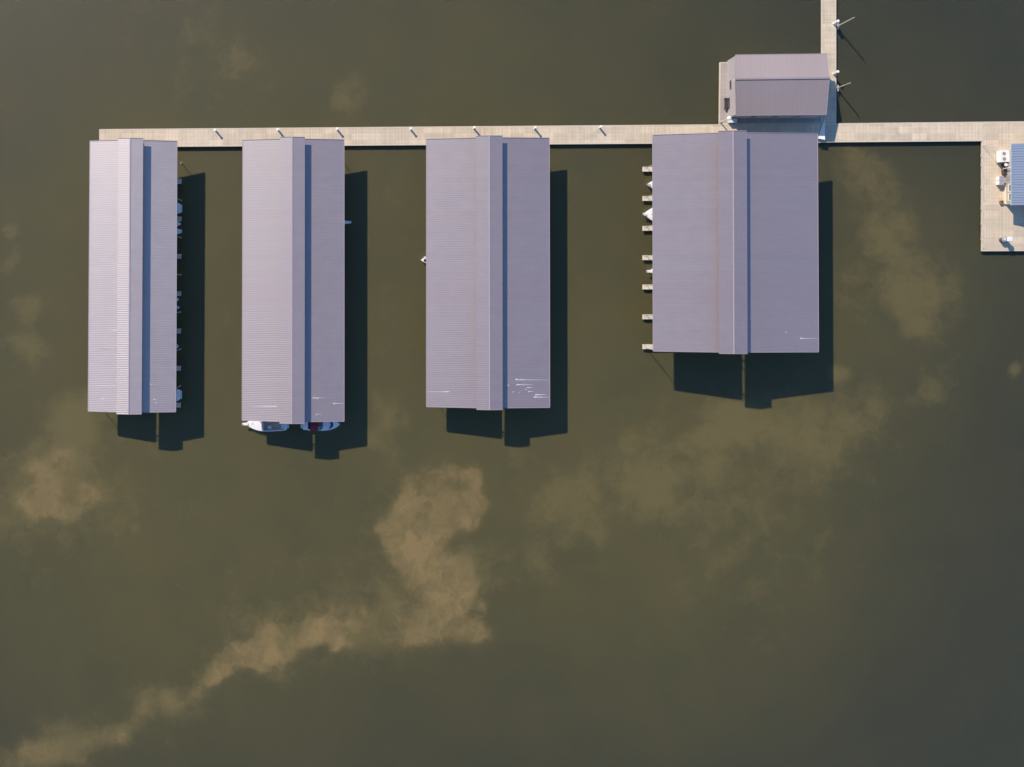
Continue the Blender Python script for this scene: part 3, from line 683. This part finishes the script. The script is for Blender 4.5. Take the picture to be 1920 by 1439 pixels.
# west wall: louvre and door, south wall window
wv = m_dark
def wbox(name, mat, y0, y1, z0, z1, dep=.03):
    m = MB(); m.box(x0 - dep, x0 + .02, y0, y1, z0, z1); return localise(m, org).build(name, mat, t)
y_a = Wd(0, 155).y; f_ = wbox('window', m_wall, y_a - 1.45, y_a + .1, DZ + 1.0, DZ + 1.9, .05)
m = MB(); m.box(x0 - .06, x0 - .03, y_a - 1.4, y_a + .05, DZ + 1.05, DZ + 1.8); pn = localise(m, org).build('pane', m_glass, f_)
m = MB(); m.box(x0 - .35, x0, ym - .15, ym + .15, zr - 1.3, zr - 1.05); m.dome((x0 - .28, ym, zr - 1.05), .15, .08, 10, 3); localise(m, org).build('wall_lamp', m_wpaint, t)
for xx in (Wd(1445, 0).x, Wd(1405, 0).x):
    m = MB(); m.box(xx - .6, xx + .6, yS - .05, yS + .01, DZ + 1.1, DZ + 2.2); fw = localise(m, org).build('window', m_wpaint, t)
    m = MB(); m.box(xx - .5, xx + .5, yS - .07, yS - .045, DZ + 1.2, DZ + 2.1); localise(m, org).build('pane', m_glass, fw)
m = MB(); xx = Wd(1488, 0).x; m.box(xx - .5, xx + .5, yS - .05, yS + .01, DZ + .03, DZ + 2.1); dr = localise(m, org).build('door', m_grey, t)
m = MB(); m.tube((xx + .38, yS - .05, DZ + 1), (xx + .38, yS - .12, DZ + 1), .035); localise(m, org).build('handle', m_steel, dr)
# bench against the west wall
q = W(1359.5, 195.5, DZ); t = thing('bench', 'dark bench against the sunlit left wall of the office', 'bench', (q.x, q.y, DZ + .002))
m = MB(); m.box(-.28, .32, -.95, .95, .41, .425)
for k in range(4): m.box(-.28 + .15 * k, -.15 + .15 * k, -.95, .95, .42, .46)
m.build('seat', m_dark, t)
m = MB()
for k in range(3): m.box(.34 + .03 * k, .37 + .03 * k, -.95, .95, .55 + .15 * k, .67 + .15 * k)
m.build('backrest', m_dark, t)
for sy in (-.8, .8):
    m = MB(); m.box(-.24, -.18, sy - .03, sy + .03, 0, .42); m.box(.24, .30, sy - .03, sy + .03, 0, .9); m.bar((-.24, sy, .62), (.3, sy, .62), .05, .05); m.box(-.24, -.19, sy - .025, sy + .025, .42, .6); m.build('leg', m_dark, t)
# things under the south eave
q = W(1371, 227.5, DZ); t = thing('ice_chest', 'blue-white storage chest in the shade at the lower left office corner', 'chest', (q.x, q.y, DZ + .002))
m = MB(); m.box(-.6, .6, -.35, .25, .02, .75); m.build('body', m_inner, t); m = MB(); m.box(-.63, .63, -.38, .28, .75, .86); m.build('lid', m_wpaint, t); m = MB(); m.bar((-.2, -.41, .65), (.2, -.41, .65), .04, .04); m.build('handle', m_steel, t)
q = W(1376.5, 233, DZ); t = thing('hose_reel', 'small pale coiled hose lying in the office shadow edge', 'hose', (q.x, q.y, DZ + .002))
m = MB()
for k in range(3):
    rr = .35 - .05 * k
    for j in range(16):
        a0 = j * pi / 8; a1 = (j + 1) * pi / 8; m.tube((rr * math.cos(a0), rr * math.sin(a0), .03 + .04 * k), (rr * math.cos(a1), rr * math.sin(a1), .03 + .04 * k), .025, n=6)
m.build('coil', m_inner, t)
m = MB(); m.tube((0, 0, 0), (0, 0, .2), .1, .1, 12); m.tube((0, 0, .2), (0, 0, .22), .16, .16, 12); m.build('spool', m_grey, t)
# white triangular canvas between office and shed
A, B, C = W(1546.3, 224, DZ + .35), W(1546.8, 262.5, DZ + .9), W(1533.5, 260, DZ + .9)
ct = (A + B + C) / 3; ct.z = DZ
t = thing('shade_sail', 'blue-white triangular canvas between the office and the widest shed', 'canvas', (ct.x, ct.y, DZ))
m = MB(); m.hexa([A - ct - Vector((0, 0, .0)), B - ct, C - ct], [A - ct + Vector((0, 0, .03)), B - ct + Vector((0, 0, .03)), C - ct + Vector((0, 0, .03))]); m.build('canvas', m_wpaint, t)
for v in (A, B, C): v = v - ct; m = MB(); m.tube((v.x, v.y, 0.003), (v.x, v.y, v.z), .03, n=6); m.build('leg', m_steel, t)

# ---------------------------------------------------------------- shop with blue roof
ze = DZ + 2.86
a = W(1884.5, 385, DZ); org = Vector((a.x, a.y, 0))
t = thing('shop', 'blue-roofed shop building cut off by the right edge of the photo', 'building', org)
x0 = a.x; x1 = x0 + 9.6; yS = W(0, 384, DZ).y; yN = W(0, 283, DZ).y; xm = (x0 + x1) / 2; zr = ze + 1.3
m = MB(); prof = [(x0, DZ), (x1, DZ), (x1, ze - .1), (xm, zr - .15), (x0, ze - .1)]
m.hexa([(x, yS, z) for x, z in prof], [(x, yN, z) for x, z in prof]); localise(m, org).build('wall', m_swall, t)
eN, eS = W(1896, 270, ze), W(1896, 385.5, ze); rx = xm
rN, rS = Vector((rx, eN.y, zr)), Vector((rx, eS.y, zr)); fN, fS = Vector((x1 + .9, eN.y, ze)), Vector((x1 + .9, eS.y, ze))
for A, B in ((eN, eS), (fN, fS)):
    m = MB(); ribbed(m, A, B, rN, rS, pitch=.42, hr=.05, th=.08); localise(m, org).build('roof', m_blue, t)
m = MB(); m.bar(rN + Vector((0, 0, .05)), rS + Vector((0, 0, .05)), .3, .05); localise(m, org).build('ridge_cap', m_blue, t)
m = MB(); m.bar(eN - Vector((0, 0, .05)), eS - Vector((0, 0, .05)), .09, .14)
localise(m, org).build('gutter', simple('gutter_paint', (.42, .52, .58), .5, .1), t)
# windows on the left wall
for ya, yb in ((345, 360), (362, 377)):
    Y0, Y1 = W(0, yb, DZ + 1.2).y, W(0, ya, DZ + 1.2).y
    m = MB(); m.box(x0 - .07, x0 + .01, Y0, Y1, DZ + .75, DZ + 2.3); fw = localise(m, org).build('window', m_cream, t)
    m = MB(); m.box(x0 - .09, x0 - .06, Y0 + .18, Y1 - .18, DZ + 1.15, DZ + 2.12); localise(m, org).build('pane', m_glass, fw)
m = MB(); m.box(x0 - .25, x0 - .003, yS + .05, W(0, 352, DZ).y, DZ + .005, DZ + .28); localise(m, org).build('base_ledge', m_cream, t)
m = MB(); m.box(x0 - .04, x0 + .01, W(0, 340, DZ).y, W(0, 330, DZ).y, DZ + .03, DZ + 2.1); dr = localise(m, org).build('door', m_grey, t)
m = MB(); m.tube((x0 - .04, W(0, 338, DZ).y, DZ + 1), (x0 - .1, W(0, 338, DZ).y, DZ + 1), .03); localise(m, org).build('handle', m_steel, dr)
# roof-top twin-fan unit
q = W(1872.0, 295, DZ); t = thing('cooling_unit', 'white box unit with two dark round fans beside the blue roof', 'air conditioner', (q.x, q.y, DZ + .002), R(2))
m = MB(); m.box(-.45, 1.15, -.98, .98, .12, 1.05); o = m.build('housing', m_wpaint, t); bv = o.modifiers.new('bevel', 'BEVEL'); bv.width = .04; bv.segments = 2
for sy in (-.45, .45):
    m = MB(); m.tube((.25, sy, 1.05), (.25, sy, 1.075), .30, .30, 20); m.tube((.25, sy, 1.075), (.25, sy, 1.09), .07, .07, 12, 1)
    for k in range(8): m.bar((.25 + .08 * math.cos(k * pi / 4), sy + .08 * math.sin(k * pi / 4), 1.083), (.25 + .29 * math.cos(k * pi / 4), sy + .29 * math.sin(k * pi / 4), 1.083), .012, .012, 1)
    m.build('fan', [m_grey, m_steel], t)
for sy in (-.85, .85): m = MB(); m.box(-.45, 1.15, sy - .05, sy + .05, 0, .12); m.build('foot', m_dark, t)
m = MB(); m.box(1.152, 1.55, -.35, .35, .5, .95); m.build('junction_box', m_wpaint, t)
# round white lid drum
q = W(1880, 310.5, DZ); t = thing('drum', 'small drum with round white lid between white unit and dark crate', 'drum', (q.x, q.y, DZ + .002))
m = MB(); m.tube((0, 0, 0), (0, 0, .82), .26, .26, 16); m.build('body', m_dark, t); m = MB(); m.tube((0, 0, .82), (0, 0, .9), .29, .25, 16); m.build('lid', m_wpaint, t)
q = W(1884, 323, DZ); t = thing('crate', 'dark brown open crate against the shop wall below the drum', 'crate', (q.x, q.y, DZ + .002), R(4))
m = MB(); m.box(-.6, .55, -.38, .38, .0, .08); m.box(-.6, -.54, -.38, .38, .08, .62); m.box(.49, .55, -.38, .38, .08, .62); m.box(-.54, .49, -.38, -.32, .08, .62); m.box(-.54, .49, .32, .38, .08, .62); m.build('body', simple('crate_wood', (.10, .065, .06), .8, .25), t)
m = MB(); m.box(-.52, .47, -.3, .3, .08, .45); m.build('contents', m_dark, t)
q = W(1880, 317, DZ); t = thing('vent_pipe', 'slim white vertical pipe between drum and dark crate', 'pipe', (q.x, q.y, DZ + .002))
m = MB(); m.tube((0, 0, 0), (0, 0, 1.9), .06, .06, 10); m.build('pipe', m_wpaint, t); m = MB(); m.tube((0, 0, 1.9), (0, 0, 1.98), .1, .05, 10); m.build('cap', m_wpaint, t)
q = W(1870.5, 340, DZ); t = thing('cabinet', 'white storage cabinet with grey top, alone on planks left of the shop door', 'cabinet', (q.x, q.y, DZ + .002), R(-1))
m = MB(); m.box(-.32, .42, -.68, .68, .03, .92); m.build('body', m_wpaint, t); m = MB(); m.box(-.35, .45, -.71, .71, .92, .97); m.build('top', simple('cabinet_top', (.36, .34, .42), .5, .1), t)
m = MB(); m.box(-.34, -.32, -.02, .02, .1, .85); m.build('door_gap', m_dark, t); m = MB(); m.box(.47, 1.0, -.12, .12, .5, .6); m.build('side_shelf', m_steel, t)
q = W(1875.5, 379.5, DZ); t = thing('planter', 'small square brown wooden planter near the lower shop corner', 'planter', (q.x, q.y, DZ + .002), R(6))
m = MB(); m.hexa([(-.2, -.2, 0), (.2, -.2, 0), (.2, .2, 0), (-.2, .2, 0)], [(-.28, -.28, .45), (.28, -.28, .45), (.28, .28, .45), (-.28, .28, .45)]); m.build('tub', m_brown, t)
m = MB(); m.box(-.14, .14, -.14, .14, .45, .47); m.build('soil', m_soil, t)
# pedestal pair near platform corner
q = W(1876.8, 450.5, DZ); t = thing('waste_bin', 'dark barrel bin with pale lid rim near the lower platform edge', 'bin', (q.x, q.y, DZ + .002))
m = MB(); m.tube((0, 0, 0), (0, 0, .85), .36, .40, 18); m.build('barrel', simple('bin_plastic', (.07, .08, .12), .5, .1), t); m = MB(); m.tube((0, 0, .85), (0, 0, .95), .42, .3, 18); m.build('lid', m_grey, t)
m = MB(); m.tube((.02, .1, .95), (.02, .1, 1.02), .14, .10, 12); m.build('knob', m_wpaint, t)
q = W(1882.0, 449.5, DZ); t = thing('fuel_pump', 'tall white-topped dock pump standing right of the dark barrel bin', 'pump', (q.x, q.y, DZ + .002))
m = MB(); m.box(-.26, .26, -.3, .3, 0, 1.25); m.build('cabinet', m_grey, t); m = MB(); m.box(-.36, .36, -.36, .36, 1.25, 1.65); o = m.build('hood', m_wpaint, t); bv = o.modifiers.new('bevel', 'BEVEL'); bv.width = .05; bv.segments = 2
m = MB()
pts = [(.1, -.32, 1.1), (.16, -.45, .8), (.1, -.5, .45), (-.05, -.45, .3), (-.14, -.36, .6), (-.12, -.32, .9)]
for p0, p1 in zip(pts[:-1], pts[1:]): m.tube(p0, p1, .022, n=6)
m.build('hose', m_black, t)
# mooring line on the corner, fenders along the platform edge
q = W(1843.5, 466, DZ); t = thing('mooring_cleat', 'metal mooring cleat at the lower left corner of the shop platform', 'cleat', (q.x, q.y, DZ + .014), R(-50))
m = MB(); m.bar((-.22, 0, .1), (.22, 0, .1), .05, .045); m.build('horn', m_steel, t); m = MB(); m.box(-.09, -.04, -.03, .03, 0, .08); m.box(.04, .09, -.03, .03, 0, .08); m.build('stand', m_steel, t)
fn = None
for i, (y, lab) in enumerate(((292, 'pale fender on platform edge left of the twin-fan unit'), (310, 'pale fender on platform edge level with the round-lidded drum'), (352, 'pale fender on platform edge just below the white cabinet level'),
                              (391, 'pale fender on platform edge level with the shop shadow start'), (420, 'pale fender on platform edge level with the shop shadow end'), (448, 'pale fender on platform edge level with the dark bin'))):
    q = W(1839.8, y, .5)
    if fn is None:
        fn = thing('dock_fender', lab, 'fender', (0, 0, 0), 0, 'pale fenders on the shop platform edge')
        m = MB(); m.tube((0, -.3, 0), (0, .3, 0), .1, .1, 12); m.build('body', simple('fender_vinyl', (.40, .42, .38), .6, .15), fn)
        m = MB(); m.tube((0, -.25, .05), (.18, -.25, .14), .012, n=5); m.tube((0, .25, .05), (.18, .25, .14), .012, n=5); m.build('rope', m_post, fn); o = fn
    else: o = copy_tree(fn)
    o.location = (q.x, q.y, .5); o['label'] = lab
